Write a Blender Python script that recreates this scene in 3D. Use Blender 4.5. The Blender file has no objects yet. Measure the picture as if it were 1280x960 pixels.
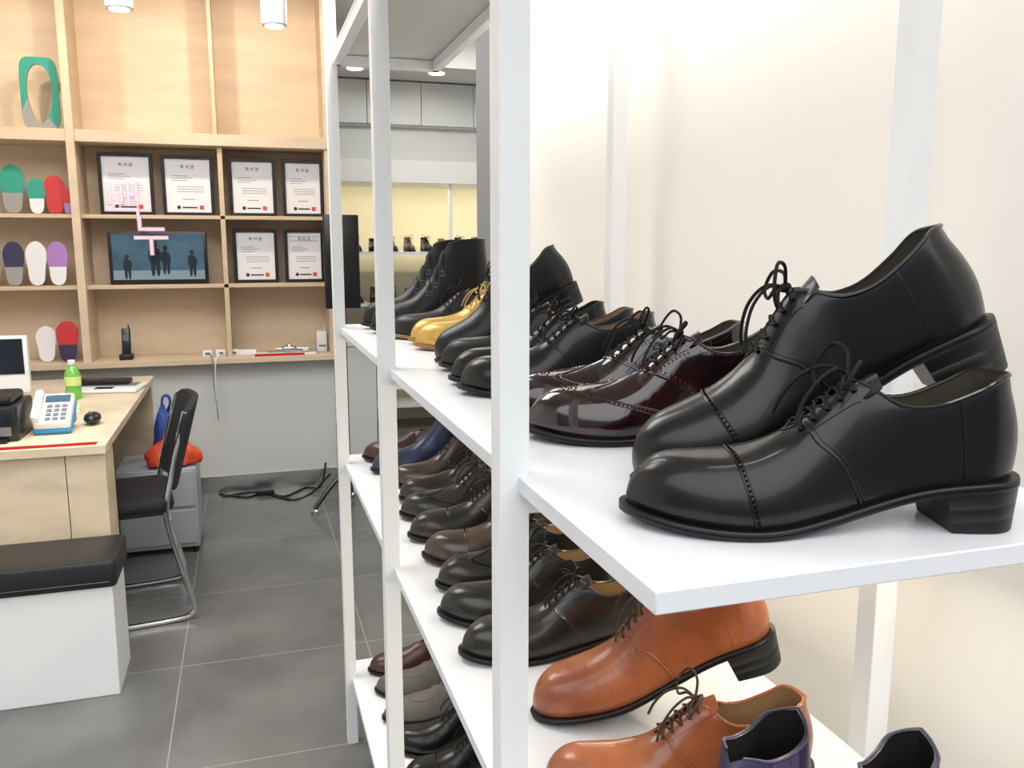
import bpy, bmesh, math, random
from mathutils import Vector, Matrix
random.seed(7)
pi=math.pi
def lin(c):
    return tuple(((x/255)/12.92 if x/255<=.04045 else ((x/255+.055)/1.055)**2.4) for x in c)
def mat(name,rgb,rough=.5,metal=0,coat=0,nscale=0,namt=0,bscale=0,bstr=0,emit=0,bdist=.001,spec=None,stretch=None,nlow=.4,nhigh=.6,rgb2=None,alpha=1,crough=.12,b2=None):
    m=bpy.data.materials.new(name); m.use_nodes=True
    nt=m.node_tree; N=nt.nodes; L=nt.links; b=N['Principled BSDF']
    col=lin(rgb)+(1,)
    b.inputs['Base Color'].default_value=col
    b.inputs['Roughness'].default_value=rough
    b.inputs['Metallic'].default_value=metal
    b.inputs['Coat Weight'].default_value=coat
    b.inputs['Coat Roughness'].default_value=crough
    b.inputs['Alpha'].default_value=alpha
    if spec is not None: b.inputs['Specular IOR Level'].default_value=spec
    if emit:
        b.inputs['Emission Color'].default_value=col; b.inputs['Emission Strength'].default_value=emit
    tc=N.new('ShaderNodeTexCoord')
    mp=N.new('ShaderNodeMapping'); L.new(tc.outputs['Object'],mp.inputs[0])
    if stretch: mp.inputs['Scale'].default_value=stretch
    if nscale:
        n=N.new('ShaderNodeTexNoise'); n.inputs['Scale'].default_value=nscale; n.inputs['Detail'].default_value=5
        L.new(mp.outputs[0],n.inputs['Vector'])
        r=N.new('ShaderNodeValToRGB'); r.color_ramp.elements[0].position=nlow; r.color_ramp.elements[1].position=nhigh
        c2=lin(rgb2) if rgb2 else tuple(max(0,x*(1-namt)) for x in col[:3])
        r.color_ramp.elements[0].color=tuple(c2)+(1,); r.color_ramp.elements[1].color=col
        L.new(n.outputs['Fac'],r.inputs[0]); L.new(r.outputs[0],b.inputs['Base Color'])
    if bscale:
        n2=N.new('ShaderNodeTexNoise'); n2.inputs['Scale'].default_value=bscale; n2.inputs['Detail'].default_value=3
        L.new(tc.outputs['Object'],n2.inputs['Vector'])
        bp=N.new('ShaderNodeBump'); bp.inputs['Strength'].default_value=bstr; bp.inputs['Distance'].default_value=bdist
        L.new(n2.outputs['Fac'],bp.inputs['Height']); last=bp
        if b2:
            # crossing creases, stretched across the shoe
            mp2=N.new('ShaderNodeMapping'); mp2.inputs['Scale'].default_value=(1,.28,.5); L.new(tc.outputs['Object'],mp2.inputs[0])
            n3=N.new('ShaderNodeTexNoise'); n3.inputs['Scale'].default_value=b2[0]; n3.inputs['Detail'].default_value=2; n3.inputs['Distortion'].default_value=.6
            L.new(mp2.outputs[0],n3.inputs['Vector'])
            bq=N.new('ShaderNodeBump'); bq.inputs['Strength'].default_value=b2[1]; bq.inputs['Distance'].default_value=b2[2]
            L.new(n3.outputs['Fac'],bq.inputs['Height']); L.new(bp.outputs[0],bq.inputs['Normal']); last=bq
        L.new(last.outputs[0],b.inputs['Normal'])
    return m

# ---------------------------------------------------------------- mesh builder
def crpts(pts,n=6):
    P=[Vector(p) for p in pts]; out=[]
    for i in range(len(P)-1):
        p0=P[max(i-1,0)];p1=P[i];p2=P[i+1];p3=P[min(i+2,len(P)-1)]
        for k in range(n):
            t=k/n
            out.append(.5*((2*p1)+(p2-p0)*t+(2*p0-5*p1+4*p2-p3)*t*t+(3*p1-p0-3*p2+p3)*t**3))
    out.append(P[-1]); return out
class MB:
    def __init__(s): s.v=[];s.f=[];s.fm=[];s.mats=[]
    def mi(s,m):
        if m not in s.mats: s.mats.append(m)
        return s.mats.index(m)
    def add(s,vs,fs,m):
        o=len(s.v); k=s.mi(m)
        s.v+= [Vector(v) for v in vs]
        for f in fs: s.f.append(tuple(o+i for i in f)); s.fm.append(k)
    def box(s,x0,x1,y0,y1,z0,z1,m,M=None):
        vs=[Vector((x,y,z)) for z in(z0,z1) for y in(y0,y1) for x in(x0,x1)]
        if M: vs=[M@v for v in vs]
        s.add(vs,[(0,2,3,1),(4,5,7,6),(0,1,5,4),(2,6,7,3),(0,4,6,2),(1,3,7,5)],m)
    def rbox(s,x0,x1,y0,y1,z0,z1,r,m,M=None,n=4):
        def ring(ins,z):
            a=[];rr=max(r-ins,.0005)
            for (cx,cy,a0) in((x1-r,y1-r,0),(x0+r,y1-r,pi/2),(x0+r,y0+r,pi),(x1-r,y0+r,1.5*pi)):
                for k in range(n+1):
                    t=a0+pi/2*k/n; a.append(Vector((cx+rr*math.cos(t),cy+rr*math.sin(t),z)))
            return a
        e=min(r*.5,(z1-z0)*.4)
        rs=[ring(e,z0),ring(e*.3,z0+e*.3),ring(0,z0+e),ring(0,z1-e),ring(e*.3,z1-e*.3),ring(e,z1)]
        c=len(rs[0]);vs=[v for q in rs for v in q]
        if M: vs=[M@v for v in vs]
        fs=[(i*c+j,i*c+(j+1)%c,(i+1)*c+(j+1)%c,(i+1)*c+j) for i in range(5) for j in range(c)]
        fs.append(tuple(range(c))[::-1]); fs.append(tuple(5*c+j for j in range(c)))
        s.add(vs,fs,m)
    def tube(s,pts,r,m,n=8,caps=True,r1=None):
        P=[Vector(p) for p in pts]; vs=[];K=len(P)
        up=Vector((.13,.31,.94)).normalized()
        for i,p in enumerate(P):
            t=(P[min(i+1,K-1)]-P[max(i-1,0)])
            if t.length<1e-9: t=Vector((0,0,1))
            t.normalize()
            a=t.cross(up)
            if a.length<.05: a=t.cross(Vector((1,0,0)))
            a.normalize(); b=t.cross(a); up=a.cross(t)
            rr=r if r1 is None else r+(r1-r)*i/(K-1)
            for k in range(n):
                th=2*pi*k/n; vs.append(p+(a*math.cos(th)+b*math.sin(th))*rr)
        fs=[(i*n+k,i*n+(k+1)%n,(i+1)*n+(k+1)%n,(i+1)*n+k) for i in range(K-1) for k in range(n)]
        if caps: fs+= [tuple(range(n))[::-1],tuple((K-1)*n+k for k in range(n))]
        s.add(vs,fs,m)
    def lathe(s,prof,c,m,n=24,M=None):
        vs=[];c=Vector(c)
        for r,z in prof:
            for k in range(n):
                th=2*pi*k/n; v=Vector((r*math.cos(th),r*math.sin(th),z)); 
                vs.append((M@v if M else v)+c)
        K=len(prof)
        fs=[(i*n+k,i*n+(k+1)%n,(i+1)*n+(k+1)%n,(i+1)*n+k) for i in range(K-1) for k in range(n)]
        fs+= [tuple(range(n))[::-1],tuple((K-1)*n+k for k in range(n))]
        s.add(vs,fs,m)
    def ell(s,c,rad,m,nu=8,nv=5,M=None):
        vs=[];c=Vector(c)
        for i in range(nv+1):
            ph=-pi/2+pi*i/nv
            for k in range(nu):
                th=2*pi*k/nu
                v=Vector((rad[0]*math.cos(ph)*math.cos(th),rad[1]*math.cos(ph)*math.sin(th),rad[2]*math.sin(ph)))
                vs.append((M@v if M else v)+c)
        fs=[(i*nu+k,i*nu+(k+1)%nu,(i+1)*nu+(k+1)%nu,(i+1)*nu+k) for i in range(nv) for k in range(nu)]
        s.add(vs,fs,m)
    def grid(s,rows,m,flip=False):
        c=len(rows[0]); vs=[v for r in rows for v in r]
        fs=[(i*c+j,i*c+j+1,(i+1)*c+j+1,(i+1)*c+j) for i in range(len(rows)-1) for j in range(c-1)]
        if flip: fs=[f[::-1] for f in fs]
        s.add(vs,fs,m)
    def mesh(s,name,ang=35,merge=True):
        me=bpy.data.meshes.new(name); me.from_pydata([tuple(v) for v in s.v],[],s.f)
        for m in s.mats: me.materials.append(m)
        for p,k in zip(me.polygons,s.fm): p.material_index=k
        bm=bmesh.new(); bm.from_mesh(me)
        if merge: bmesh.ops.remove_doubles(bm,verts=bm.verts,dist=1e-5)
        bmesh.ops.dissolve_degenerate(bm,edges=bm.edges,dist=1e-6)
        bmesh.ops.recalc_face_normals(bm,faces=bm.faces)
        bm.to_mesh(me); bm.free()
        for p in me.polygons: p.use_smooth=True
        me.set_sharp_from_angle(angle=math.radians(ang))
        return me
    def obj(s,name,bevel=0,ang=35,parent=None,merge=False):
        me=s.mesh(name,ang,merge); o=bpy.data.objects.new(name,me)
        bpy.context.scene.collection.objects.link(o)
        if bevel:
            b=o.modifiers.new('bevel','BEVEL'); b.width=bevel; b.segments=2; b.limit_method='ANGLE'
        if parent: o.parent=parent
        return o
def empty(name,loc=(0,0,0)):
    e=bpy.data.objects.new(name,None); e.empty_display_size=.05; e.location=loc
    bpy.context.scene.collection.objects.link(e); return e

# ---------------------------------------------------------------- materials
PLY=mat('plywood',(224,203,175),.55,nscale=2.2,namt=.14,stretch=(1,1,5),nlow=.35,nhigh=.68,bscale=60,bstr=.05)
PLYD=mat('plywood_desk',(222,204,176),.5,nscale=5,namt=.20,stretch=(1,1,2.5),nlow=.32,nhigh=.55)
PLYE=mat('plywood_edge',(216,194,164),.6,nscale=40,namt=.15,stretch=(.1,.1,6))
WHITE=mat('white_powdercoat',(240,242,242),.3)
SHELF=mat('white_laminate',(226,228,232),.28,bscale=300,bstr=.02)
WALLC=mat('cream_wall',(242,238,231),.6,bscale=80,bstr=.03)
WALLW=mat('white_wall',(230,230,228),.6,bscale=80,bstr=.03)
WALLG=mat('grey_panel',(212,214,212),.45)
CEIL=mat('ceiling_paint',(228,227,224),.8)
CAB=mat('cabinet_white',(215,219,219),.3)
YEL=mat('yellow_lit_wall',(236,228,196),.7,bscale=60,bstr=.03)
GREY=mat('grey_column',(120,122,128),.5)
STEEL=mat('brushed_steel',(200,200,198),.3,1)
CHROME=mat('chrome',(220,222,225),.12,1)
BLK=mat('black_plastic',(22,22,24),.35)
BLKF=mat('black_fabric',(22,22,26),.8,bscale=500,bstr=.3)
BLKV=mat('black_vinyl',(24,25,28),.42,bscale=120,bstr=.15)
PAPER=mat('certificate_paper',(235,235,240),.5)
INK=mat('print_ink',(140,140,145),.6)
INKD=mat('dark_ink',(40,45,60),.6)
STAMP=mat('red_stamp',(215,70,60),.6)
RED=mat('red_plastic',(190,30,35),.35)
ORANGE=mat('orange_bag',(215,75,40),.5,bscale=40,bstr=.6,bdist=.01)
BLUE=mat('blue_bag',(40,70,150),.45,bscale=40,bstr=.6,bdist=.01)
BLUEP=mat('blue_plastic',(60,150,205),.4)
WPL=mat('white_plastic',(232,234,236),.35)
GREYP=mat('grey_plastic',(120,122,126),.4)
GREYC=mat('grey_cabinet',(165,170,178),.4)
SCR=mat('screen_dark',(28,34,44),.1)
SCRB=mat('screen_blue',(80,112,132),.15,emit=.2,nscale=5,rgb2=(50,66,80),nlow=.3,nhigh=.7)
SCRD=mat('screen_figure',(38,48,60),.15,emit=.05)
SCRL=mat('screen_floor',(120,140,150),.15,emit=.2)
TEAL=mat('teal_foam',(40,150,130),.6)
GREYF=mat('grey_foam',(150,150,148),.7)
REDF=mat('red_foam',(190,45,50),.6)
WHF=mat('white_foam',(225,225,230),.6)
NAVF=mat('navy_foam',(45,42,75),.6)
PURF=mat('violet_foam',(165,120,190),.6)
GREENB=mat('green_bottle',(110,185,75),.15,coat=.5)
LABEL=mat('bottle_label',(200,225,140),.5)
LAMPE=mat('lamp_glow',(255,240,215),.5,emit=6)
PINK=mat('pink_reflection',(235,150,205),.4,emit=.1,alpha=.35)  # pink rim of the reflected lettering, see-through with a slight glow
PINKW=mat('white_reflection',(252,245,252),.4,emit=.15,alpha=.55)  # white core of the reflected lettering, painted as faintly glowing strokes
def floor_mat():
    m=bpy.data.materials.new('floor_tile'); m.use_nodes=True; nt=m.node_tree;N=nt.nodes;L=nt.links;b=N['Principled BSDF']
    g=N.new('ShaderNodeNewGeometry'); sp=N.new('ShaderNodeSeparateXYZ'); L.new(g.outputs['Position'],sp.inputs[0])
    def line(out,off):
        a=N.new('ShaderNodeMath');a.operation='ADD';a.inputs[1].default_value=off+62;L.new(out,a.inputs[0])
        d=N.new('ShaderNodeMath');d.operation='DIVIDE';d.inputs[1].default_value=.62;L.new(a.outputs[0],d.inputs[0])
        f=N.new('ShaderNodeMath');f.operation='FRACT';L.new(d.outputs[0],f.inputs[0])
        c=N.new('ShaderNodeMath');c.operation='LESS_THAN';c.inputs[1].default_value=.007;L.new(f.outputs[0],c.inputs[0]); return c.outputs[0]
    mx=N.new('ShaderNodeMath');mx.operation='MAXIMUM'
    L.new(line(sp.outputs[0],.27),mx.inputs[0]);L.new(line(sp.outputs[1],-2.88),mx.inputs[1])
    n=N.new('ShaderNodeTexNoise');n.inputs['Scale'].default_value=3;n.inputs['Detail'].default_value=8;L.new(g.outputs['Position'],n.inputs['Vector'])
    r=N.new('ShaderNodeValToRGB');r.color_ramp.elements[0].color=lin((94,94,94))+(1,);r.color_ramp.elements[1].color=lin((112,112,111))+(1,)
    r.color_ramp.elements[0].position=.35;r.color_ramp.elements[1].position=.65
    L.new(n.outputs['Fac'],r.inputs[0])
    mix=N.new('ShaderNodeMix');mix.data_type='RGBA';L.new(mx.outputs[0],mix.inputs[0]);L.new(r.outputs[0],mix.inputs[6]);mix.inputs[7].default_value=lin((142,141,139))+(1,)
    L.new(mix.outputs[2],b.inputs['Base Color']);b.inputs['Roughness'].default_value=.25
    return m
FLOOR=floor_mat()

# ---------------------------------------------------------------- room shell
def simple(name,x0,x1,y0,y1,z0,z1,m,bevel=0):
    b=MB();b.box(x0,x1,y0,y1,z0,z1,m);return b.obj(name,bevel)
simple('floor',-2.3,2.6,.2,7.0,-.1,0,FLOOR)
simple('ground',-6,6,-5,.2,-.12,-.02,mat('pavement',(84,83,82),.8,nscale=8,namt=.2))
simple('ceiling',-2.3,2.6,.2,7.0,2.85,2.95,CEIL)
simple('wall_left',-2.4,-2.3,.2,7.0,0,2.85,WALLW)
simple('wall_right',.74,.86,.2,2.6,0,2.85,WALLC)
simple('wall_end',.74,.88,2.6,2.76,0,2.85,GREY)
simple('wall_right_rear',2.5,2.6,.2,7.0,0,2.85,WALLW)
simple('wall_back',-2.3,2.5,6.8,6.9,0,2.85,YEL)
simple('wall_partition',-2.3,.47,5.24,5.34,0,2.85,WALLW)
b=MB();b.box(-2.3,.47,5.0,5.24,0.1,.76,WALLG);b.obj('wall_panel_low')
simple('baseboard_back',-2.3,.47,4.99,5.2,0,.1,STEEL)
b=MB();b.box(-2.3,2.6,.08,.2,2.6,2.95,WALLW);b.box(-2.35,-2.25,.08,.2,0,2.6,WHITE);b.obj('window_1_frame')

b=MB()
b.box(.47,2.5,5.9,6.8,2.6,2.85,CEIL)
b.obj('ceiling_soffit')
b=MB()
for i in range(5):
    x0=.1+i*.40
    b.box(x0+.002,x0+.398,6.42,6.79,2.285,2.59,CAB)
b.box(.1,2.2,6.44,6.79,2.275,2.285,WALLG)
b.obj('upper_cabinet',.002)
b=MB();b.box(.48,2.5,6.3,6.8,1.86,2.02,WALLW);b.obj('trim_1')
b=MB();b.box(.48,2.5,6.5,6.8,2.02,2.275,WALLG);b.obj('trim_2')

# ---------------------------------------------------------------- plywood wall shelving
b=MB()
xl,xr=-2.3,.47;yf,yb=4.96,5.235
b.box(xl,xr,5.215,5.235,.76,2.85,PLY)
b.box(xl,xr,yf-.03,yb,1.93,1.99,PLY)
b.box(xl,xr,yf,yb,1.545,1.565,PLYE)
b.box(xl,xr,yf,yb,1.175,1.195,PLYE)
b.box(xl,xr,yf-.06,yb,.76,.79,PLY)
for x in(-.82,-1.62):
    b.box(x-.02,x+.02,yf-.04,yb,.79,2.85,PLY)
b.box(-.13,-.11,yf,yb,1.99,2.85,PLYE)
b.box(-.115,-.09,yf,yb,.79,1.93,PLYE)
b.box(.45,.47,yf-.02,yb,.79,2.85,PLY)
b.obj('plywood_wall_shelving',.0015)

# ---------------------------------------------------------------- certificates
def text(s,size,loc,m,parent,name,ext=.0005,align='CENTER',off=0):
    cu=bpy.data.curves.new(name,'FONT');cu.body=s;cu.size=size;cu.align_x=align;cu.extrude=ext;cu.offset=off
    o=bpy.data.objects.new(name,cu);bpy.context.scene.collection.objects.link(o)
    cu.materials.append(m);o.location=loc;o.rotation_euler=(pi/2,0,0);o.parent=parent
    return o
def cert(x,z0,w,h,kind=0,y=5.05):
    e=empty('framed_certificate',(x,y,z0))
    b=MB();t=.018
    b.box(-w/2,w/2,0,.02,0,t,BLK);b.box(-w/2,w/2,0,.02,h-t,h,BLK)
    b.box(-w/2,-w/2+t,0,.02,t,h-t,BLK);b.box(w/2-t,w/2,0,.02,t,h-t,BLK)
    b.obj('frame',.0015,parent=e)
    b=MB();b.box(-w/2+t,w/2-t,.010,.016,t,h-t,PAPER)
    for i in range(3): b.box(-w*.32,-w*.32+w*(.3+.1*(i%2)),.0095,.011,h*.66-i*.012,h*.66-i*.012+.003,INK)
    for i in range(3): b.box(-w*.22,w*.30,.0095,.011,h*.48-i*.013,h*.48-i*.013+.003,INK)
    b.box(-w*.12,w*.12,.0095,.011,h*.27,h*.27+.004,INK)
    b.lathe([(.001,0),(.010,0),(.010,.002),(.001,.002)],(-w*.2,.0095,.045),INKD,12,Matrix.Rotation(pi/2,3,'X'))
    b.box(-w*.13,w*.16,.0095,.011,.040,.048,INKD)
    b.box(w*.2,w*.2+.022,.009,.011,.034,.056,STAMP)
    if kind:
        b.box(-w*.36,w*.36,.0095,.011,h*.86,h*.86+.002,INKD);b.box(-w*.36,w*.36,.0095,.011,h*.78,h*.78+.002,INKD)
    b.obj('paper',parent=e)
    text('특 허 증',.022,(0,.009,h*.79),INKD,e,'heading')
cert(-.585,1.566,.27,.325);cert(-.275,1.566,.265,.32);cert(.062,1.566,.25,.315);cert(.335,1.566,.225,.315)
cert(.062,1.196,.24,.30);cert(.33,1.196,.22,.30,1)

# monitor on shelf
e=empty('desktop_monitor',(-.445,5.03,1.196))
b=MB();b.rbox(-.25,.25,-.0,.03,.0,.285,.006,BLK);b.box(-.12,.12,-.01,.06,0,.008,BLK);b.obj('bezel',parent=e)
b=MB();b.box(-.232,.232,-.003,.001,.025,.268,SCRB)
b.box(-.232,.232,-.0035,.001,.025,.075,SCRL)
for cx,hz,s_ in((-.02,.19,1.0),(.035,.17,.8),(.17,.15,.75),(-.16,.13,.7)):
    b.ell((cx,-.003,hz+.03*s_),(.016*s_,.002,.020*s_),SCRD,12,8)
    b.ell((cx,-.003,hz-.035*s_),(.034*s_,.002,.055*s_),SCRD,12,8)
    b.ell((cx-.012*s_,-.003,hz-.10*s_),(.012*s_,.002,.05*s_),SCRD,10,8);b.ell((cx+.014*s_,-.003,hz-.10*s_),(.012*s_,.002,.05*s_),SCRD,10,8)
b.obj('screen',parent=e)
e=empty('glass_reflection_letters',(-.50,4.95,1.42))  # window-glass reflection of a sign, modelled as solid letters at the shelf
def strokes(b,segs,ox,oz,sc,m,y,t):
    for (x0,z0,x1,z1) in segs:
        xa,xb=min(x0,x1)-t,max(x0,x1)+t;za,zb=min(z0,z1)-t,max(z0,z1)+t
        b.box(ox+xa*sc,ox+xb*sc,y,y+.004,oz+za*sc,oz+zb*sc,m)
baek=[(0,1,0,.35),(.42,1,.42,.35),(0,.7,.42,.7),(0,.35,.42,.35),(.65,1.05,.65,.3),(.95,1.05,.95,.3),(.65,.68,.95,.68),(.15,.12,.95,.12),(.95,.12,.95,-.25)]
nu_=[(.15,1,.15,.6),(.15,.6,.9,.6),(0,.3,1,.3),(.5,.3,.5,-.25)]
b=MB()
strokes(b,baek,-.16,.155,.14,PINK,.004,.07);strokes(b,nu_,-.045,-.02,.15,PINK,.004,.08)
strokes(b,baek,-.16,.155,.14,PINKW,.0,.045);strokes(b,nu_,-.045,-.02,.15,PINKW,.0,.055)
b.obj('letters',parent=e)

# ---------------------------------------------------------------- insoles
def insole(x,z0,hh,w,m,m2=None,y=5.02,lean=.12):
    b=MB();n=20
    def half(t):
        base=.34+.16*math.sin(max(0,min(t,1)-.1)*pi*.9)-.05*math.exp(-((t-.4)/.15)**2)
        e=1
        if t<.15:e=math.sqrt(max(0,1-((.15-t)/.15)**2))
        if t>.72:e=math.sqrt(max(0,1-((t-.72)/.28)**2))
        return w*base*e
    for k,(a,c,mm) in enumerate([(0,.42,m2 or m),(.42,1,m)]):
        f=[];bk=[]
        for i in range(n+1):
            t=a+(c-a)*i/n;hw=half(t)
            f.append([Vector((-hw,t*hh*lean,t*hh)),Vector((0,t*hh*lean-.002,t*hh)),Vector((hw,t*hh*lean,t*hh))])
            bk.append([Vector((-hw,t*hh*lean+.006,t*hh)),Vector((hw,t*hh*lean+.006,t*hh))])
        b.grid(f,mm);b.grid(bk,mm,True)
        b.grid([[r[0] for r in f],[r[0] for r in bk]],mm);b.grid([[r[2] for r in f],[r[1] for r in bk]],mm)
    o=b.obj('shoe_insole');o.location=(x,y,z0);return o
insole(-1.125,1.567,.25,.115,TEAL,GREYF);insole(-1.015,1.567,.185,.085,TEAL,WHF);insole(-.93,1.567,.20,.10,REDF);insole(-.865,1.567,.13,.045,REDF,PURF,y=4.99)
insole(-1.30,1.567,.24,.115,TEAL,GREYF)
for x,m,m2 in((-1.25,GREYF,WHF),(-1.145,NAVF,GREYF),(-1.04,WHF,WHF),(-.94,PURF,WHF)):
    insole(x,1.197,.23,.10,m,m2,y=5.0)
insole(-.92,.791,.22,.11,REDF,NAVF,y=4.98)
insole(-1.03,.791,.19,.10,WHF,WHF,y=5.02)
b=MB();n=48
def shape(t,sx,sz,foot):
    c,s_=math.cos(t),math.sin(t)
    if foot:
        w=sx*(1+.16*s_);return Vector((c*w,0,s_*sz))
    p=.38;return Vector((math.copysign(abs(c)**p,c)*sx,0,math.copysign(abs(s_)**p,s_)*sz))
segs=((-.30*pi,1.05*pi,TEAL),(1.05*pi,1.70*pi,GREYF))
OUT=(.088,.18,0);INR=(.058,.145,1)
for y0,fl in((0,False),(.015,True)):
    for (ta,tb,mm) in segs:
        rows=[]
        for i in range(n+1):
            t=ta+(tb-ta)*i/n;rows.append([shape(t,*OUT)+Vector((0,y0,0)),shape(t,*INR)+Vector((0,y0,0))])
        b.grid(rows,mm,fl)
for (ta,tb,mm) in segs:
    for a in(OUT,INR):
        b.grid([[shape(ta+(tb-ta)*i/n,*a),shape(ta+(tb-ta)*i/n,*a)+Vector((0,.015,0))] for i in range(n+1)],mm)
o=b.obj('insole_cutting_template');o.location=(-.962,5.04,1.99+.182)
b=MB();b.rbox(-.035,.035,-.04,.04,0,.03,.012,BLK);b.rbox(-.022,.022,-.01,.02,.025,.17,.008,BLK,Matrix.Rotation(-.2,4,'X'));b.box(-.014,.014,-.012,-.008,.1,.13,SCRB,Matrix.Rotation(-.2,4,'X'))
b.tube([(.014,.03,.15),(.014,.035,.185)],.004,BLK);o=b.obj('cordless_phone');o.location=(-.64,5.02,.79)
b=MB()
for i in range(3):
    b.rbox(i*.07-.09,i*.07-.035,-.03,.03,0,.035,.008,WPL)
    b.box(i*.07-.075,i*.07-.05,-.032,-.029,.01,.025,GREYP)
b.rbox(.10,.2,-.02,.03,0,.03,.008,WPL)
b.tube(crpts([(-.05,-.03,.02),(-.04,-.10,.01),(-.035,-.14,-.02),(-.03,-.142,-.2),(-.02,-.14,-.34)],8),.003,GREYP,6)
b.tube(crpts([(.0,-.03,.02),(-.0,-.10,.012),(-.02,-.14,-.03),(-.03,-.14,-.3)],8),.003,WPL,6)
o=b.obj('power_adapter');o.location=(-.16,5.03,.79)
b=MB();b.rbox(-.17,.17,-.06,.06,0,.012,.01,WPL);b.box(-.17,.10,-.064,-.058,.0,.014,RED);b.box(-.10,.17,-.02,.02,.012,.022,STEEL)
b.rbox(-.02,.06,-.035,.035,.02,.045,.012,STEEL);b.tube([(-.05,0,.03),(.13,0,.03)],.007,STEEL);b.rbox(.09,.14,-.04,.04,.02,.03,.01,STEEL);b.ell((.02,0,.05),(.02,.02,.012),CHROME,12,8)
o=b.obj('foot_measuring_device');o.location=(.20,4.99,.79)
b=MB();b.rbox(-.03,.03,-.04,.04,0,.12,.012,WPL);b.box(-.02,.02,-.042,-.039,.03,.04,GREYP);b.tube([(.02,.03,.1),(.02,.03,.14)],.004,WPL);o=b.obj('wifi_router');o.location=(.412,5.1,.79)

# ---------------------------------------------------------------- desk
b=MB()
b.box(-1.5,-.47,3.02,4.62,.72,.75,PLYD)
b.box(-1.5,-.60,3.04,3.06,0,.72,PLYD)
b.box(-.597,-.478,3.04,3.06,0,.72,PLYD)
b.box(-.50,-.478,3.06,3.24,0,.72,PLYD)
b.box(-.75,-.478,3.22,3.24,0,.72,PLYD)
b.box(-.75,-.478,4.56,4.6,0,.72,PLYD)
b.box(-1.5,-1.47,3.06,4.6,0,.72,PLYD)
b.box(-.78,-.75,3.06,4.6,.60,.72,PLYD)
b.obj('plywood_desk',.0015)
b=MB();b.box(-.98,-.5,3.035,3.065,.75,.754,RED);b.box(-.98,-.5,3.035,3.04,.754,.758,RED);b.obj('red_ruler')
b=MB();b.rbox(-.13,.13,-.12,.12,0,.12,.015,BLK);b.rbox(-.11,.11,-.10,.1,.12,.15,.02,BLK);b.box(-.11,.11,-.123,-.119,.02,.05,GREYP);b.box(.02,.1,-.124,-.12,.07,.1,SCR);b.box(-.1,.1,-.15,-.1,.0,.012,BLK)
o=b.obj('receipt_printer');o.location=(-.885,3.28,.751)
b=MB();Mt=Matrix.Translation((0,0,.045))@Matrix.Rotation(.55,4,'X')
b.rbox(-.06,.06,-.08,.08,0,.03,.012,WPL,Mt);b.rbox(-.062,.062,-.085,.085,-.02,.0,.012,BLUEP,Mt)
b.box(-.03,.05,.03,.065,.03,.033,SCRB,Mt)
for i in range(4):
    for j in range(3): b.box(-.02+j*.024,-.003+j*.024,-.065+i*.022,-.052+i*.022,.03,.034,GREYP,Mt)
b.rbox(-.062,-.035,-.075,.075,.03,.055,.01,WPL,Mt);b.rbox(-.055,.055,-.04,.085,-.044,-.0,.01,BLUEP,Matrix.Translation((0,0,.045)))
o=b.obj('desk_telephone');o.location=(-.67,3.31,.766)
b=MB();b.ell((0,0,.023),(.03,.05,.022),BLK,16,10);b.ell((0,-.02,.044),(.004,.01,.006),GREYP);b.tube(crpts([(0,.045,.012),(.01,.1,.004),(-.03,.16,.004),(-.05,.25,.004)]),.002,BLK,6);o=b.obj('computer_mouse');o.location=(-.565,3.40,.751)
b=MB();b.lathe([(.001,0),(.028,0),(.032,.006),(.032,.04),(.029,.055),(.032,.07),(.032,.105),(.024,.13),(.012,.145),(.012,.152)],(0,0,0),GREENB);b.lathe([(.0325,.06),(.0327,.062),(.0327,.098),(.0325,.1)],(0,0,0),LABEL);b.lathe([(.014,.15),(.015,.152),(.015,.168),(.012,.17)],(0,0,0),WPL);o=b.obj('green_water_bottle');o.location=(-.73,4.00,.75)
b=MB();b.rbox(-.15,.15,-.11,.11,0,.016,.012,WPL);b.box(-.12,.12,-.01,.09,.016,.018,GREYP);b.box(-.04,.04,-.09,-.03,.016,.017,CHROME)
b.rbox(-.15,.08,.02,.11,.018,.04,.012,BLK);o=b.obj('laptop');o.location=(-.625,4.22,.751);o.rotation_euler=(0,0,-.15)
b=MB();b.rbox(-.24,.24,-.02,.02,.04,.28,.01,WPL);b.box(-.225,.225,-.024,-.019,.12,.268,SCR);b.box(-.05,.05,-.0,.05,.0,.12,WPL);b.rbox(-.1,.1,-.08,.08,0,.01,.02,WPL);o=b.obj('computer_monitor');o.location=(-1.13,4.0,.751)
b=MB();b.rbox(-.1,.1,-.1,.1,0,.06,.02,GREYP);b.box(-.08,.08,-.08,.08,.06,.09,BLK);o=b.obj('label_printer');o.location=(-.97,3.62,.751)
b=MB();b.box(-.1,.1,-.07,.07,0,.012,WHF);b.box(-.09,.1,-.07,.06,.012,.02,mat('pale_green_cover',(200,220,170),.6));o=b.obj('notebook');o.location=(-.76,3.70,.751);o.rotation_euler=(0,0,.2)

# bench
b=MB();b.box(-1.5,-.44,2.75,3.0,0,.36,WPL);b.obj('white_storage_bench',.003)
b=MB();b.rbox(-1.5,-.425,2.735,3.01,.361,.445,.02,BLKV,n=5)
b.tube([(-1.48,2.735,.38),(-.445,2.735,.38)],.003,BLKV,6);b.obj('bench_cushion')

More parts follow.
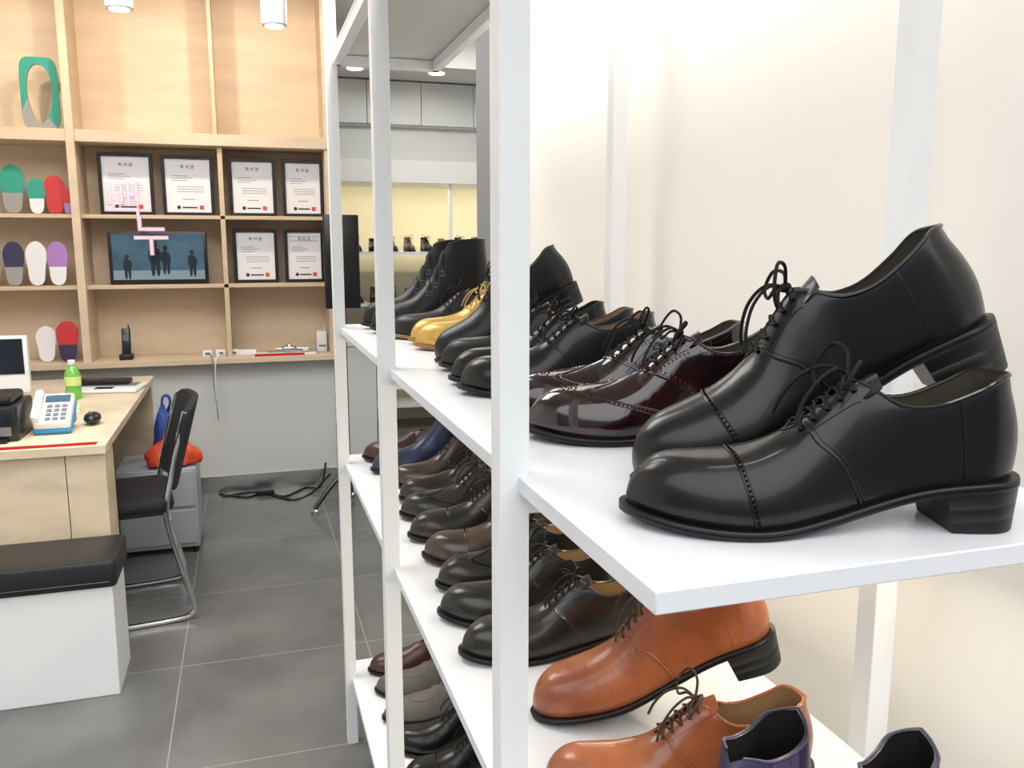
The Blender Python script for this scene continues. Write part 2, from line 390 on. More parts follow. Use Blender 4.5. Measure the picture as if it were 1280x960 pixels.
# side cabinet and bags
b=MB();b.box(-.60,-.26,4.02,4.36,.03,.40,GREYC);b.box(-.59,-.27,4.012,4.02,.05,.21,GREYC);b.box(-.59,-.27,4.012,4.02,.225,.39,GREYC);b.box(-.5,-.36,4.002,4.012,.34,.35,STEEL)
for x in(-.58,-.28):
    for y in(4.04,4.34): b.lathe([(.015,0),(.015,.03)],(x,y,0),BLK,10)
b.obj('drawer_cabinet',.003)
def bag(name,loc,s,m,seed):
    rnd=random.Random(seed);b=MB();nu,nv=20,12;rows=[]
    ph=[rnd.uniform(0,6) for _ in range(6)]
    for i in range(nv+1):
        t=i/nv;z=t;rr=(1-.75*t**3)*(1 if t>0 else .0)
        row=[]
        for k in range(nu+1):
            th=2*pi*(k%nu)/nu
            q=1+.10*math.sin(3*th+ph[0]+t*4)+.07*math.sin(7*th+ph[1]-t*6)
            c,s_=math.cos(th),math.sin(th)
            row.append(Vector((math.copysign(abs(c)**.7,c)*s[0]*rr*q,math.copysign(abs(s_)**.7,s_)*s[1]*rr*q,z*s[2]*(1+.12*math.sin(2*th+ph[2])*t))))
        rows.append(row)
    b.grid(rows,m)
    for sx in(-1,1):
        b.tube(crpts([(-.3*s[0],sx*s[1]*.2,s[2]*.9),(-.2*s[0],sx*s[1]*.3,s[2]*1.2),(.2*s[0],sx*s[1]*.3,s[2]*1.2),(.3*s[0],sx*s[1]*.2,s[2]*.9)]),.005,m,6)
    o=b.obj(name,ang=80,merge=True);o.location=loc
bag('orange_shopping_bag',(-.36,4.12,.402),(.12,.08,.13),ORANGE,1)
bag('blue_shopping_bag',(-.39,4.29,.402),(.07,.045,.24),BLUE,2)

# ---------------------------------------------------------------- chair (facing -X)
b=MB()
b.rbox(-.43,-.02,-.21,.21,.43,.475,.05,BLKF,n=6)
b.box(-.40,-.05,-.19,.19,.415,.43,BLK)
for sy in(-1,1):
    y=sy*.215
    path=[(-.40,y*.85,.42),(-.43,y,.38),(-.44,y,.06),(-.42,y,.015),(-.36,y,.011),(-.04,y,.011),(.015,y,.03),(.02,y,.07),(-.045,y,.36),(-.05,y,.46),(-.03,y*.98,.56),(.01,y*.95,.72),(.035,y*.93,.80)]
    b.tube(crpts(path,6),.011,CHROME,10)
b.tube([(-.42,-.18,.42),(-.42,.18,.42)],.010,CHROME,10)
b.tube([(-.045,-.21,.405),(-.045,.21,.405)],.010,CHROME,10)
rows=[];rb=[]
for i in range(15):
    t=i/14;z=.50+.33*t;ins=0
    if t<.15:ins=.05*(1-math.sqrt(1-((.15-t)/.15)**2))
    if t>.85:ins=.06*(1-math.sqrt(max(0,1-((t-.85)/.15)**2)))
    r=[];q=[]
    for k in range(13):
        yy=(-1+2*k/12)*(.215-ins);x=-.045+.09*t+.05*(1-(yy/.215)**2)*.8
        r.append(Vector((x-.012,yy,z)));q.append(Vector((x+.014,yy,z)))
    rows.append(r);rb.append(q)
b.grid(rows,BLKF);b.grid(rb,BLKF,True)
b.grid([rows[0],rb[0]],BLKF);b.grid([rows[-1],rb[-1]],BLKF);b.grid([[r[0] for r in rows],[r[0] for r in rb]],BLKF);b.grid([[r[-1] for r in rows],[r[-1] for r in rb]],BLKF)
o=b.obj('visitor_chair',merge=True);o.location=(-.298,3.475,0);o.rotation_euler=(0,0,math.radians(8))

b=MB();b.rbox(-.09,.09,-.02,.02,1.08,1.56,.01,BLK);b.tube([(0,0,.05),(0,0,1.1)],.014,BLK,12)
for a in(200,320,80):
    c,s_=math.cos(math.radians(a)),math.sin(math.radians(a));b.tube(crpts([(0,0,.22),(c*.10,s_*.10,.14),(c*.2,s_*.2,.03)]),.012,BLK,8);b.lathe([(.02,0),(.022,.004),(.022,.02),(.01,.03)],(c*.2,s_*.2,0),CHROME,12)
o=b.obj('display_stand');o.location=(.48,4.50,0)
b=MB();b.box(.50,.68,4.76,5.2,0,.85,WALLG);b.box(.49,.69,4.75,5.21,.85,.88,WPL);b.obj('grey_side_cabinet',.003)
b=MB()
b.tube(crpts([(-.2,4.96,.006),(-.05,4.85,.006),(.05,4.93,.006),(.15,4.8,.006),(.28,4.95,.006),(.36,4.9,.02),(.40,4.97,.14)],8),.006,BLK,8)
b.tube(crpts([(-.18,4.9,.006),(.0,4.95,.006),(.1,4.82,.006),(.2,4.72,.006),(.3,4.82,.006),(.42,4.93,.08)],8),.006,BLK,8)
b.rbox(.0,.1,4.86,4.9,.006,.03,.006,BLK)
b.obj('floor_cable')

for x,y,z in((.155,3.62,2.25),(-.40,3.62,2.27),(-1.1,3.62,2.3)):
    b=MB();b.lathe([(.03,.0),(.045,0),(.05,.005),(.05,.15),(.045,.16),(.01,.165)],(0,0,0),WHITE);b.lathe([(.01,.003),(.036,.003),(.036,.006),(.01,.006)],(0,0,-.005),LAMPE)
    b.tube([(0,0,.16),(0,0,2.85-z)],.008,WHITE);o=b.obj('ceiling_spotlight');o.location=(x,y,z)
for x,y in((.78,6.1),(1.35,6.1)):
    b=MB();b.lathe([(.0,.0),(.04,0),(.05,-.004),(.055,0),(.055,.004)],(0,0,0),LAMPE,20);o=b.obj('recessed_downlight');o.location=(x,y,2.597)

# ---------------------------------------------------------------- display unit
XE=.234;XB=.652;ZS=[1.188,.82,.20]
p=.0145;SY=(.745,1.485,2.27)
b=MB()
for y in SY:
    b.box(XE-.018,XE+.011,y-p,y+p,0,2.6,WHITE)
    b.box(XB,XB+2*p,y-p,y+p,0,2.6,WHITE)
    for z in ZS: b.box(XE+.01,XB,y-p*.8,y+p*.8,z-.038,z-.0165,WHITE)
for z,y0 in zip(ZS,(.45,.36,.36)):
    b.box(XE+.03,XE+.046,.56,2.33,z-.030,z-.0165,WHITE)
    b.box(XE,XB,y0,2.36,z-.016,z,SHELF)
z=1.87
TOPM=mat('top_panel',(205,207,205),.3)
b.box(XE-.0,XE+.022,.5,2.28,z-.02,z+.005,WHITE);b.box(.49,.51,.5,2.28,z-.02,z+.005,WHITE)
for y in SY:b.box(XE,.51,y-.012,y+.012,z-.02,z+.005,WHITE)
b.box(XE,.51,.5,2.28,z+.006,z+.016,TOPM)
b.obj('shoe_display_unit',.0012)

# ---------------------------------------------------------------- SHOES
def herm(keys):
    xs=[k[0] for k in keys];ys=[k[1] for k in keys];n=len(xs);ms=[]
    for i in range(n):
        a=max(i-1,0);c=min(i+1,n-1);ms.append((ys[c]-ys[a])/(xs[c]-xs[a]))
    def f(x):
        if x<=xs[0]:return ys[0]
        if x>=xs[-1]:return ys[-1]
        for i in range(n-1):
            if x<=xs[i+1]:
                h=xs[i+1]-xs[i];t=(x-xs[i])/h
                return (2*t**3-3*t*t+1)*ys[i]+(t**3-2*t*t+t)*h*ms[i]+(-2*t**3+3*t*t)*ys[i+1]+(t**3-t*t)*h*ms[i+1]
    return f
LL=.30
def shoe_mesh(style,LEA,SOLE,LACE,LIN,WELT=None,HOLE=None):
    WELT=WELT or SOLE
    boot=style in('boot','chelsea','strapboot');laced=style in('cap','wing','plain','boot')
    Wp=herm([(0,.031),(.15,.0325),(.35,.030),(.5,.036),(.65,.0455),(.76,.046),(.9,.043),(1,.040)])
    C=herm([(0,0),(.3,-.002),(.5,.001),(.7,.003),(.85,-.000),(1,-.007)])
    ZSf=herm([(0,.040),(.12,.038),(.25,.033),(.4,.021),(.55,.0105),(.68,.0070),(.85,.0095),(1,.015)])
    if boot:
        T=herm([(0,.135),(.1,.137),(.25,.140),(.34,.140),(.40,.125),(.46,.100),(.55,.078),(.65,.060),(.8,.048),(.9,.043),(1,.037)]);uo=.58
        WT=herm([(0,.0),(.03,.012),(.08,.024),(.15,.029),(.25,.026),(.33,.014),(.40,.007),(.5,.005),(.58,0)])
        if style!='boot':
            WT=herm([(0,.0),(.03,.012),(.08,.024),(.15,.030),(.25,.030),(.31,.022),(.35,.008),(.37,0)]);uo=.37
        if style=='chelsea':
            T=herm([(0,.140),(.08,.128),(.16,.120),(.25,.124),(.34,.138),(.40,.125),(.46,.100),(.55,.078),(.65,.060),(.8,.047),(.9,.041),(1,.034)])
    elif style=='loafer':
        T=herm([(0,.066),(.06,.067),(.14,.060),(.24,.052),(.34,.052),(.42,.060),(.48,.068),(.55,.066),(.65,.056),(.8,.045),(.9,.040),(1,.034)]);uo=.50
        WT=herm([(0,.0),(.03,.014),(.08,.024),(.15,.029),(.25,.031),(.35,.030),(.43,.022),(.47,.012),(.5,0)])
    else:
        T=herm([(0,.076),(.06,.077),(.14,.068),(.24,.061),(.32,.067),(.38,.082),(.42,.091),(.47,.086),(.53,.076),(.6,.064),(.7,.054),(.8,.0485),(.9,.044),(1,.038)]);uo=.60
        WT=herm([(0,.0),(.03,.014),(.08,.024),(.15,.028),(.25,.028),(.34,.020),(.40,.010),(.5,.006),(.57,.003),(.6,0)])
    Pf=herm([(0,.75),(.2,.85),(.4,1.12),(.55,1.1),(.7,.88),(.85,.72),(1,.65)])
    def w(u):
        W=Wp(u)
        if u<.11:W*=math.sqrt(max(0,1-((.11-u)/.11)**2))
        if u>.72:W*=max(0,1-((u-.72)/.28)**2.7)**.52
        return W
    def Tz(u):
        z=T(u)
        if u>.84:z*=max(0,1-((u-.84)/.16)**2.8)**.52
        return z
    def surf(u,s,off=0,inn=0):
        a=abs(s);sg=1 if s>=0 else -1;th=(1-a)*pi/2
        W=w(u);W=max(W-.0040,W*.6)-inn*1.3;W=max(W,0)
        wt=WT(u) if u<uo else 0
        wt=min(max(wt-inn*.5,0),W*.9);zt=Tz(u)
        y=wt+(W-wt)*max(0,math.cos(th))**Pf(u);z=zt*max(0,math.sin(th))**.95
        y*=1-.07*math.exp(-z/.004)
        x=.005+u*(LL-.010)
        if u<.2:
            k=(1-u/.2)**2;h=z/zt if zt>0 else 0
            x+=k*(-.004*math.sin(pi*min(h*1.2,1))+.008*h*h+inn*1.2)
        return Vector((x,C(u)+sg*y,ZSf(u)+z))
    def nrm(u,s):
        e=.004;s1=min(1,max(-1,s+e));s0=s1-2*e if s1==1 else s-e
        du=surf(min(u+e,1),s)-surf(max(u-e,0),s);ds=surf(u,s1)-surf(u,max(-1,s0))
        n_=du.cross(ds)
        if n_.length<1e-12:return Vector((0,0,1))
        n_.normalize()
        cen=Vector((surf(u,1).x,C(u),ZSf(u)+Tz(u)*.3))
        if n_.dot(surf(u,s)-cen)<0:n_=-n_
        return n_
    def so(u,s,off):return surf(u,s)+nrm(u,s)*off
    b=MB();nu=60;M=14
    us=[.5*(1-math.cos(pi*i/nu)) for i in range(nu+1)]
    for sg in(1,-1):
        b.grid([[surf(u,sg*max(1-j/M,1e-4)) for j in range(M+1)] for u in us],LEA,sg<0)
        ui=[u for u in us if u<=uo]
        inr=[[surf(u,sg*max(1-j/M,1e-4),0,.0028) for j in range(M+1)] for u in ui]
        b.grid(inr,LIN,sg>0)
        b.grid([[surf(u,sg*1e-4) for u in ui],[r[-1] for r in inr]],LEA)
        b.tube([surf(u,sg*1e-4)+Vector((0,0,-.0005)) for u in ui if u<(.44 if laced else uo)],.0019,LEA,8)
    ui=[u for u in us if u<=.75]
    b.grid([[surf(u,.95,0,.002)+Vector((0,0,.004)),surf(u,-.95,0,.002)+Vector((0,0,.004))] for u in ui],LIN)
    st=.0068
    rows=[]
    for (ins,dz) in((.0012,0),(0,-.0014),(0,-st*.45),(.0008,-st*.5),(0,-st*.55),(0,-st+.0014),(.0012,-st)):
        L_=[];R_=[]
        for u in us:
            W=max(w(u)-ins,0);L_.append(Vector((u*LL,C(u)+W,ZSf(u)+dz)));R_.append(Vector((u*LL,C(u)-W,ZSf(u)+dz)))
        rows.append((L_,R_))
    for sd in(0,1):
        b.grid([r[sd] for r in rows],WELT,sd==1)
    b.grid([rows[0][0],rows[0][1]],WELT);b.grid([rows[-1][0],rows[-1][1]],SOLE,True)
    hu=.212
    uh=[hu*(1-math.cos(pi/2*i/16)) for i in range(17)]
    hr=[]
    for f,g in((0,0),(.32,0),(.335,.0003),(.35,0),(.66,0),(.675,.0003),(.69,0),(1,0)):
        ins=.0012+.0022*f+g;L_=[];R_=[]
        for u in uh:
            W=max(w(u)-ins,0);zt=ZSf(u)-st
            x=u*LL+.002*f*(1-u/hu)-.006*f*(u/hu)
            L_.append(Vector((x,C(u)+W,zt*(1-f))));R_.append(Vector((x,C(u)-W,zt*(1-f))))
        hr.append((L_,R_))
    for sd in(0,1):b.grid([r[sd] for r in hr],SOLE,sd==1)
    b.grid([[r[0][-1],r[1][-1]] for r in hr],SOLE);b.grid([hr[-1][0],hr[-1][1]],SOLE)
    def seam(pts,r=.0008,m=LEA):b.tube([so(u,s,.0002) for u,s in pts],r,m,6)
    def holes(pts,step=.0052,r=.0011,off=.0003):
        acc=0;prev=None
        for u,s in pts:
            q=so(u,s,off)
            if prev is not None:acc+=(q-prev).length
            if prev is None or acc>=step:
                b.ell(q,(r,r,r*.9),HOLE or SOLE,6,4);acc=0
            prev=q
    def dense(fn,n=120):return [fn(-1+2*i/n) for i in range(n+1)]
    def sfix(s):return s if abs(s)>1e-3 else 1e-3
    if style in('cap',):
        cu_=lambda s:.745-.05*abs(s)**1.5
        seam(dense(lambda s:(cu_(s),sfix(s*.98)),60),.0010);seam(dense(lambda s:(cu_(s)-.012,sfix(s*.98)),60),.0005)
        if HOLE:
            holes(dense(lambda s:(cu_(s)-.006,sfix(s*.97)),400),.0038,.0010)
    if style=='wing':
        f_=herm([(0,.67),(.08,.71),(.2,.775),(.35,.77),(.55,.68),(.8,.55),(1,.46)])
        def wf(s):return (f_(abs(s)),sfix(s*.98))
        seam(dense(wf,80),.0012)
        holes([(wf(s)[0]+.013,wf(s)[1]) for s in [-1+2*i/400 for i in range(401)]],.0044,.0015)
        seam([(wf(s)[0]+.026,wf(s)[1]) for s in [-1+2*i/80 for i in range(81)]],.0006)
        for k in range(11):
            a=k/11*2*pi;b.ell(so(.85+.026*math.cos(a),sfix(.20*math.sin(a)),.0003),(.0014,.0014,.001),HOLE or SOLE,6,4)
        for k in range(5):
            a=k/5*2*pi;b.ell(so(.85+.010*math.cos(a),sfix(.08*math.sin(a)+.005),.0003),(.0014,.0014,.001),HOLE or SOLE,6,4)
    if laced:
        q0=.60
        qf=herm([(0,q0),(.12,.565),(.3,.55),(.5,.53),(.75,.47),(1,.42)]) if style!='wing' else herm([(0,q0),(.3,.56),(.5,.52),(.75,.44),(1,.36)])
        for sg in(1,-1):
            pts=[(qf(i/40),sg*max(i/40*.98,.002)) for i in range(41)]
            seam(pts,.0012);seam([(u-.010,s) for u,s in pts if abs(s)>.1],.0004)
            seam([(.42+.15*i/20,sg*(.36-.05*i/20)) for i in range(21)],.0004)
            if HOLE and style=='wing':
                holes([(u-.02,s) for u,s in pts],.0045,.0014)
                holes([(.40-.18*i/60,sg*(.10+.04*math.sin(i/60*pi))) for i in range(61)],.0045,.0014)
                holes([(.42+.14*i/60,sg*(.40-.05*i/60)) for i in range(61)],.0045,.0012)
    for sg in(1,-1):
        seam([(.19-.03*(i/20),sg*(.03+.94*i/20)) for i in range(21)],.0005)
    if laced:
        rows=[];rb=[]
        top=.365 if not boot else .33
        for i in range(14):
            u=.62+(top-.62)*i/13
            if u>.42 or boot:zc=ZSf(u)+Tz(u)-.0040
            else:zc=ZSf(.42)+Tz(.42)-.0040+(.42-u)*.17
            hw=.010+.009*i/13
            if i==13:hw*=.72
            if i==12:hw*=.92
            r=[Vector((.005+u*.29,C(u)+hw*t,zc-.008*t*t)) for t in(-1,-.6,-.2,.2,.6,1)]
            rows.append(r);rb.append([v+Vector((-.0008,0,-.0018)) for v in r])
        b.grid(rows,LEA);b.grid(rb,LEA,True);b.grid([rows[-1],rb[-1]],LEA);b.grid([[r[0] for r in rows],[r[0] for r in rb]],LEA);b.grid([[r[-1] for r in rows],[r[-1] for r in rb]],LEA)
        ue=[.435,.468,.50,.533,.566]
        if boot:ue=[.37,.40,.43,.47,.51,.55]
        lr=.0014
        for k,u in enumerate(ue):
            l=so(u,.2,.001);r=so(u,-.2,.001);m_=(so(u,.01,.0)+so(u,-.01,.0))/2+Vector((.0,0,.0022))
            b.tube(crpts([l-Vector((0,0,.001)),(l+m_)/2+Vector((0,0,.0012)),m_,(r+m_)/2+Vector((0,0,.0012)),r-Vector((0,0,.001))],4),lr,LACE,6)
            if k<len(ue)-1:
                l2=so(ue[k+1],.2,.001);m2=(m_+(so(ue[k+1],.01,0)))/2
                for A,Bq in((r,l2),(l,so(ue[k+1],-.2,.001))):
                    b.tube(crpts([A,(A+Bq)/2+Vector((0,0,.0025)),Bq],5),lr,LACE,6)
            for q in(l,r):b.ell(q,(.0026,.0026,.0012),LACE,8,4)
        B=(so(ue[0],.02,0)+so(ue[0],-.02,0))/2+Vector((.001,0,.005))
        b.ell(B,(.005,.006,.004),LACE,8,6)
        for sg in(1,-1):
            for (pts) in([(0,0,0),(-.004,.012,.010),(.002,.027,.013),(.012,.036,.002),(.013,.028,-.006),(.007,.012,.0),(0,0,0)],):
                b.tube(crpts([B+Vector((x,sg*y,z*(1 if sg>0 else 1.6))) for x,y,z in pts],6),lr*1.05,LACE,6)
            b.tube(crpts([B+Vector(v) for v in[(0,0,0),(.012,sg*.010,.006),(.028,sg*.018,-.002),(.040,sg*.023,-.018),(.046,sg*.027,-.034)]],6),lr*1.05,LACE,6)
    if style=='loafer':
        seam([( .56+.22*math.sin(pi*i/60), (.42*math.cos(pi*i/60)) or .001) for i in range(61)],.0014)
        rows=[]
        for u in(.52,.545,.57):rows.append([so(u,sfix(.7-1.4*j/16),.0022) for j in range(17)])
        b.grid(rows,LEA)
    if style=='strapboot':
        for u0 in(.385,.44,.50):
            rows=[[so(u0+du,sfix(.62-1.24*j/20),h) for j in range(21)] for du,h in((0,.0005),(.004,.003),(.026,.003),(.03,.0005))]
            b.grid(rows,LEA)
            for sg in(1,-1):
                q=so(u0+.015,sg*.5,.004);b.tube([q+Vector(v) for v in((-.005,0,-.004),(.005,0,-.004),(.005,0,.004),(-.005,0,.004),(-.005,0,-.004))],.0008,GREYP,6)
    if style=='chelsea':
        for sg in(1,-1):
            rows=[[so(.14+.13*i/6,sg*(.02+.5*j/6),.0004) for j in range(7)] for i in range(7)];b.grid(rows,LACE)
            seam([(.14,sg*(.02+.5*j/12)) for j in range(13)],.0008);seam([(.27,sg*(.02+.5*j/12)) for j in range(13)],.0008)
    return b.mesh('shoe_'+style,40,True)

def leather(name,rgb,rough=.36,coat=.25,bs=260,bstr=.12,namt=0,ns=25,cr=.12,rgb2=None,spec=.5,b2=(70,.35,.0012)):
    return mat(name,rgb,rough,0,coat,nscale=ns if (namt or rgb2) else 0,namt=namt,bscale=bs,bstr=bstr,bdist=.0006,rgb2=rgb2,spec=spec,crough=cr,b2=b2)
LB=leather('black_calf',(9,9,10),.34,.28,bs=420,bstr=.10,cr=.10,b2=(60,.34,.0013),spec=.32)
LB2=leather('black_matte',(12,12,13),.42,.15,cr=.18,spec=.35)
LBO=leather('olive_black',(38,34,26),.34,.4,rgb2=(18,17,15),cr=.12,spec=.4)
LBU=leather('burgundy_patent',(34,9,12),.14,.9,bs=60,bstr=.10,rgb2=(14,5,7),ns=14,cr=.03,b2=(70,.45,.0012),spec=.4)
LO=leather('cognac_calf',(166,94,54),.38,.35,bs=55,bstr=.30,rgb2=(138,72,38),ns=16,b2=(80,.7,.0018))
LG=leather('gold_leather',(205,165,85),.38,.3,bs=160,bstr=.3);LG.node_tree.nodes['Principled BSDF'].inputs['Metallic'].default_value=.55
LBR=leather('dark_brown',(58,42,32),.32,.5,rgb2=(32,24,19))
LBR2=leather('mid_brown',(72,56,42),.34,.4,rgb2=(44,33,26))
LNV=leather('navy_calf',(38,52,92),.36,.3,rgb2=(24,32,60))
LPU=leather('purple_nubuck',(54,50,80),.5,.1,bs=300,bstr=.2,rgb2=(38,36,62))
LGY=leather('grey_suede',(92,88,84),.7,0)
LOX=leather('oxblood',(66,36,30),.36,.3)
S_B=mat('sole_black',(13,13,14),.42,bscale=90,bstr=.04,spec=.4)
S_T=mat('sole_tan',(150,105,62),.5)
HOLEM=mat('brogue_hole',(3,3,3),.9,spec=.1)
HOLEB=mat('brogue_hole_brown',(78,38,34),.7,spec=.3)
LC_B=mat('lace_black',(12,12,13),.7,bscale=900,bstr=.4,spec=.3)
LC_BR=mat('lace_brown',(60,38,24),.7,bscale=900,bstr=.4)
LC_G=mat('lace_gold',(190,165,100),.7)
LIN_B=mat('lining_black',(26,25,25),.6)
LIN_T=mat('lining_tan',(150,118,80),.6)
LIN_D=mat('lining_khaki',(58,55,42),.6)
cache={}
SPEC={
 'blackcap':('cap',LB,S_B,LC_B,LIN_D,None,HOLEM),
 'blackplain':('plain',LB,S_B,LC_B,LIN_T,None,None),
 'blackmatte':('plain',LB2,S_B,LC_B,LIN_B,None,None),
 'blacktan':('plain',LB2,S_B,LC_B,LIN_T,S_T,None),
 'burg':('wing',LBU,S_B,LC_B,LIN_D,None,HOLEB),
 'olive':('plain',LBO,S_B,LC_B,LIN_T,None,None),
 'olivecap':('cap',LBO,S_B,LC_B,LIN_T,None,HOLEM),
 'olivewing':('wing',LBO,S_B,LC_B,LIN_T,None,HOLEM),
 'brownwing':('wing',LBR,S_B,LC_BR,LIN_T,None,HOLEM),
 'browncap':('cap',LBR2,S_B,LC_BR,LIN_T,None,HOLEM),
 'orange':('plain',LO,S_B,LC_BR,LIN_T,None,None),
 'gold':('plain',LG,S_T,LC_G,LIN_T,None,None),
 'navyboot':('chelsea',LNV,S_B,LC_B,LIN_T,None,None),
 'brownboot':('boot',LBR,S_B,LC_BR,LIN_T,None,None),
 'blackboot':('strapboot',LB2,S_B,LC_B,LIN_B,None,None),
 'purple':('chelsea',LPU,S_B,mat('elastic_purple',(72,60,92),.8,bscale=700,bstr=.4),LIN_B,None,None),
 'loaferox':('loafer',LOX,S_B,LC_B,LIN_T,None,None),
 'loafergrey':('loafer',LGY,S_B,LC_B,LIN_T,None,None),
 'loaferblack':('loafer',LB,S_B,LC_B,LIN_B,None,None),
}
NAME={'cap':'cap_toe_derby_shoe','wing':'wingtip_brogue_shoe','plain':'derby_shoe','boot':'lace_up_boot','chelsea':'slip_on_ankle_shoe','loafer':'loafer_shoe','strapboot':'buckle_strap_boot'}
def shoe(key,toe,z,head=165,pitch=0,roll=0,sc=1,mir=1,zup=0,szc=1):
    if key not in cache:cache[key]=shoe_mesh(*SPEC[key])
    o=bpy.data.objects.new(NAME[SPEC[key][0]],cache[key]);bpy.context.scene.collection.objects.link(o)
    px=LL*(1.0 if pitch==0 else .97);pz=0 if pitch==0 else .0075
    M=Matrix.Translation((toe[0],toe[1],z+zup))@Matrix.Rotation(math.radians(head),4,'Z')@Matrix.Rotation(math.radians(roll),4,'X')@Matrix.Rotation(math.radians(pitch),4,'Y')@Matrix.Diagonal((sc,sc*mir,sc*szc,1))@Matrix.Translation((-px,0,-pz))
    o.matrix_world=M;return o
z1,z2,z3=ZS
def pair(k,x,y,z,h=165,dx=.05,dy=.115,p=22,sc=1,h2=None,sc2=None):
    shoe(k,(x,y),z+.0005,h,0,0,sc)
    shoe(k,(x+dx,y+dy),z+(.002 if p else .0005),h2 or h-4,p,0,sc2 or sc,-1)
pair('blackcap',.270,.583,z1,162,.070,.102,22.5,1.01,152,1.10)
pair('burg',.288,.880,z1,166,.01,.115,0,1.03)
pair('blackplain',.285,1.18,z1,168,.01,.10,0)
pair('blackmatte',.31,1.42,z1,168,.03,.12,24)
shoe('gold',(.325,1.73),z1+.0005,172);shoe('gold',(.335,1.84),z1+.0005,172,mir=-1)
shoe('blacktan',(.31,1.96),z1+.0005,170)
shoe('blackboot',(.285,2.09),z1+.0005,172,szc=1.3)
shoe('blackboot',(.28,2.22),z1+.0005,176,szc=1.3,mir=-1)
# shelf 2
shoe('purple',(.215,.535),z2+.0005,199,szc=.86,sc=.97)
shoe('purple',(.325,.47),z2+.0005,203,mir=-1,szc=.82,sc=.95)
shoe('orange',(.275,.78),z2+.0005,163,0,0,.97)
shoe('orange',(.328,.935),z2+.002,159,17,0,1.06,-1)
for i,(k,x,y) in enumerate([('olive',.265,1.11),('olive',.262,1.235),('olivewing',.285,1.36),('browncap',.288,1.49),('olivecap',.285,1.62),('olivewing',.29,1.75),('olive',.31,1.88),('brownboot',.31,2.01),('navyboot',.285,2.15),('loaferox',.28,2.28)]):
    shoe(k,(x,y),z2+.0005,168+(i%3)*2,mir=1 if i%2 else -1,sc=1 if k!='brownboot' else .95)
for i,(k,x,y) in enumerate([('blackplain',.28,.62),('blackcap',.28,.76),('orange',.28,.9),('blackmatte',.28,1.04),('loaferblack',.28,1.18),('blackplain',.28,1.32),('blackmatte',.28,1.46),('loaferblack',.275,1.60),('blackcap',.28,1.74),('blackplain',.28,1.88),('loafergrey',.28,2.02),('loafergrey',.28,2.15),('loaferox',.28,2.28)]):
    shoe(k,(x,y),z3+.0005,170+(i%3)*2,mir=1 if i%2 else -1)

# rear display
b=MB()
for x in(.62,1.02,1.5,2.0):
    b.box(x-.012,x+.012,6.35,6.374,0,1.86,WHITE)
for z in(1.36,.98,.6,.2):b.box(.5,2.4,6.34,6.7,z-.02,z,SHELF)
b.obj('rear_display_shelving')
ks=['blackmatte','blackplain','loaferblack','olive','browncap','blackmatte','loaferox']
for r,z in enumerate((1.36,.98,.6)):
    for i in range(9):
        x=.66+i*.135
        shoe(ks[(i+r*2)%7],(x,6.37),z+.0005,-92,0,0,.93,1 if i%2 else -1)

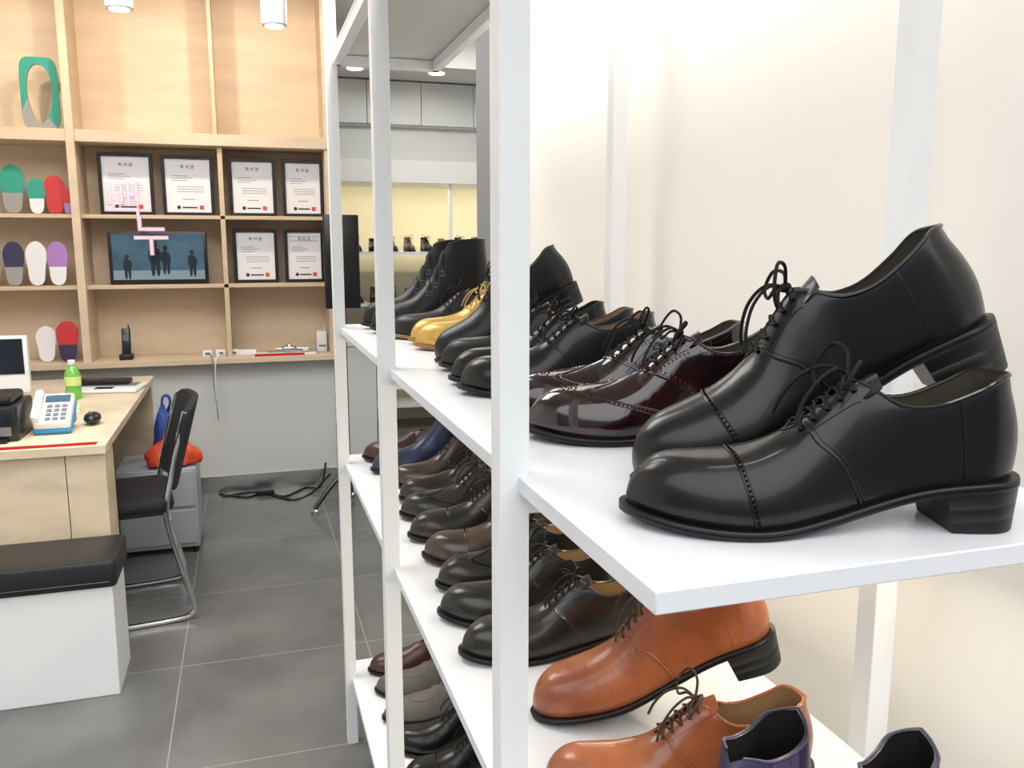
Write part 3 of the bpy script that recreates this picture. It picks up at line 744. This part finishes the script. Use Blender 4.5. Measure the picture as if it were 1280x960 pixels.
# ---------------------------------------------------------------- lights
W=bpy.data.worlds.new('daylight');bpy.context.scene.world=W;W.use_nodes=True
nt=W.node_tree;bg=nt.nodes['Background']
tc=nt.nodes.new('ShaderNodeTexCoord');sx=nt.nodes.new('ShaderNodeSeparateXYZ');rp=nt.nodes.new('ShaderNodeValToRGB')
nt.links.new(tc.outputs['Generated'],sx.inputs[0]);nt.links.new(sx.outputs[2],rp.inputs[0])
el=rp.color_ramp.elements;el[0].position=0.0;el[0].color=(.08,.08,.09,1);el[1].position=.50;el[1].color=(1,1.0,1.0,1)
a=el.new(.26);a.color=(.11,.12,.13,1);a=el.new(.33);a.color=(.85,.9,.97,1)
nt.links.new(rp.outputs[0],bg.inputs[0]);bg.inputs[1].default_value=2.9
def area(name,loc,rot,sx,sy,en,col):
    l=bpy.data.lights.new(name,'AREA');l.shape='RECTANGLE';l.size=sx;l.size_y=sy;l.energy=en;l.color=col
    o=bpy.data.objects.new(name,l);o.location=loc;o.rotation_euler=rot;bpy.context.scene.collection.objects.link(o);return o
area('main_fill_light',(-.6,2.6,2.82),(0,0,0),1.6,1.6,66,(1,.98,.95))  # unseen area light added to fill the room, no fixture modelled
area('rear_fill_light',(1.3,5.0,2.82),(0,0,0),1.0,1.0,26,(1,.98,.95))  # added fill for the rear of the shop, no fixture modelled
area('display_fill_light',(.35,1.2,2.8),(0,0,0),.2,1.6,27,(1,.96,.91))  # added fill over the shoe display and right wall, no fixture modelled
area('rear_shelf_light',(1.4,6.4,1.84),(math.radians(20),0,0),1.8,.05,6,(1,.91,.70))
for i,z in enumerate(ZS[:2]):
    area('wall_glow_fill',(.64,1.3,z-.05),(0,math.radians(40),0),.02,1.6,4.2,(1,.89,.68))  # unseen lamps added under the shelves for a warm glow on the wall
def spot(name,loc,tgt,en,ang,col,r=.04):
    l=bpy.data.lights.new(name,'SPOT');l.energy=en;l.spot_size=math.radians(ang);l.spot_blend=.8;l.color=col;l.shadow_soft_size=r
    o=bpy.data.objects.new(name,l);o.location=loc;o.rotation_euler=(Vector(tgt)-Vector(loc)).to_track_quat('-Z','Y').to_euler();bpy.context.scene.collection.objects.link(o)
for x in(-1.3,-.45,.2):
    spot('plywood_spot',(x,4.25,2.8),(x,5.2,2.1),32,95,(1,.82,.66))

# ---------------------------------------------------------------- camera
cam=bpy.data.cameras.new('camera');co=bpy.data.objects.new('camera',cam);bpy.context.scene.collection.objects.link(co)
th=math.radians(9.22);ps=math.radians(17.33)
F=Vector((math.sin(ps)*math.cos(th),math.cos(ps)*math.cos(th),-math.sin(th)))
co.location=(0,0,1.4);co.rotation_euler=F.to_track_quat('-Z','Y').to_euler()
cam.sensor_width=36;cam.lens=1060/1280*36;cam.clip_start=.02
bpy.context.scene.camera=co
vs=bpy.context.scene.view_settings
vs.view_transform='Standard';vs.exposure=0
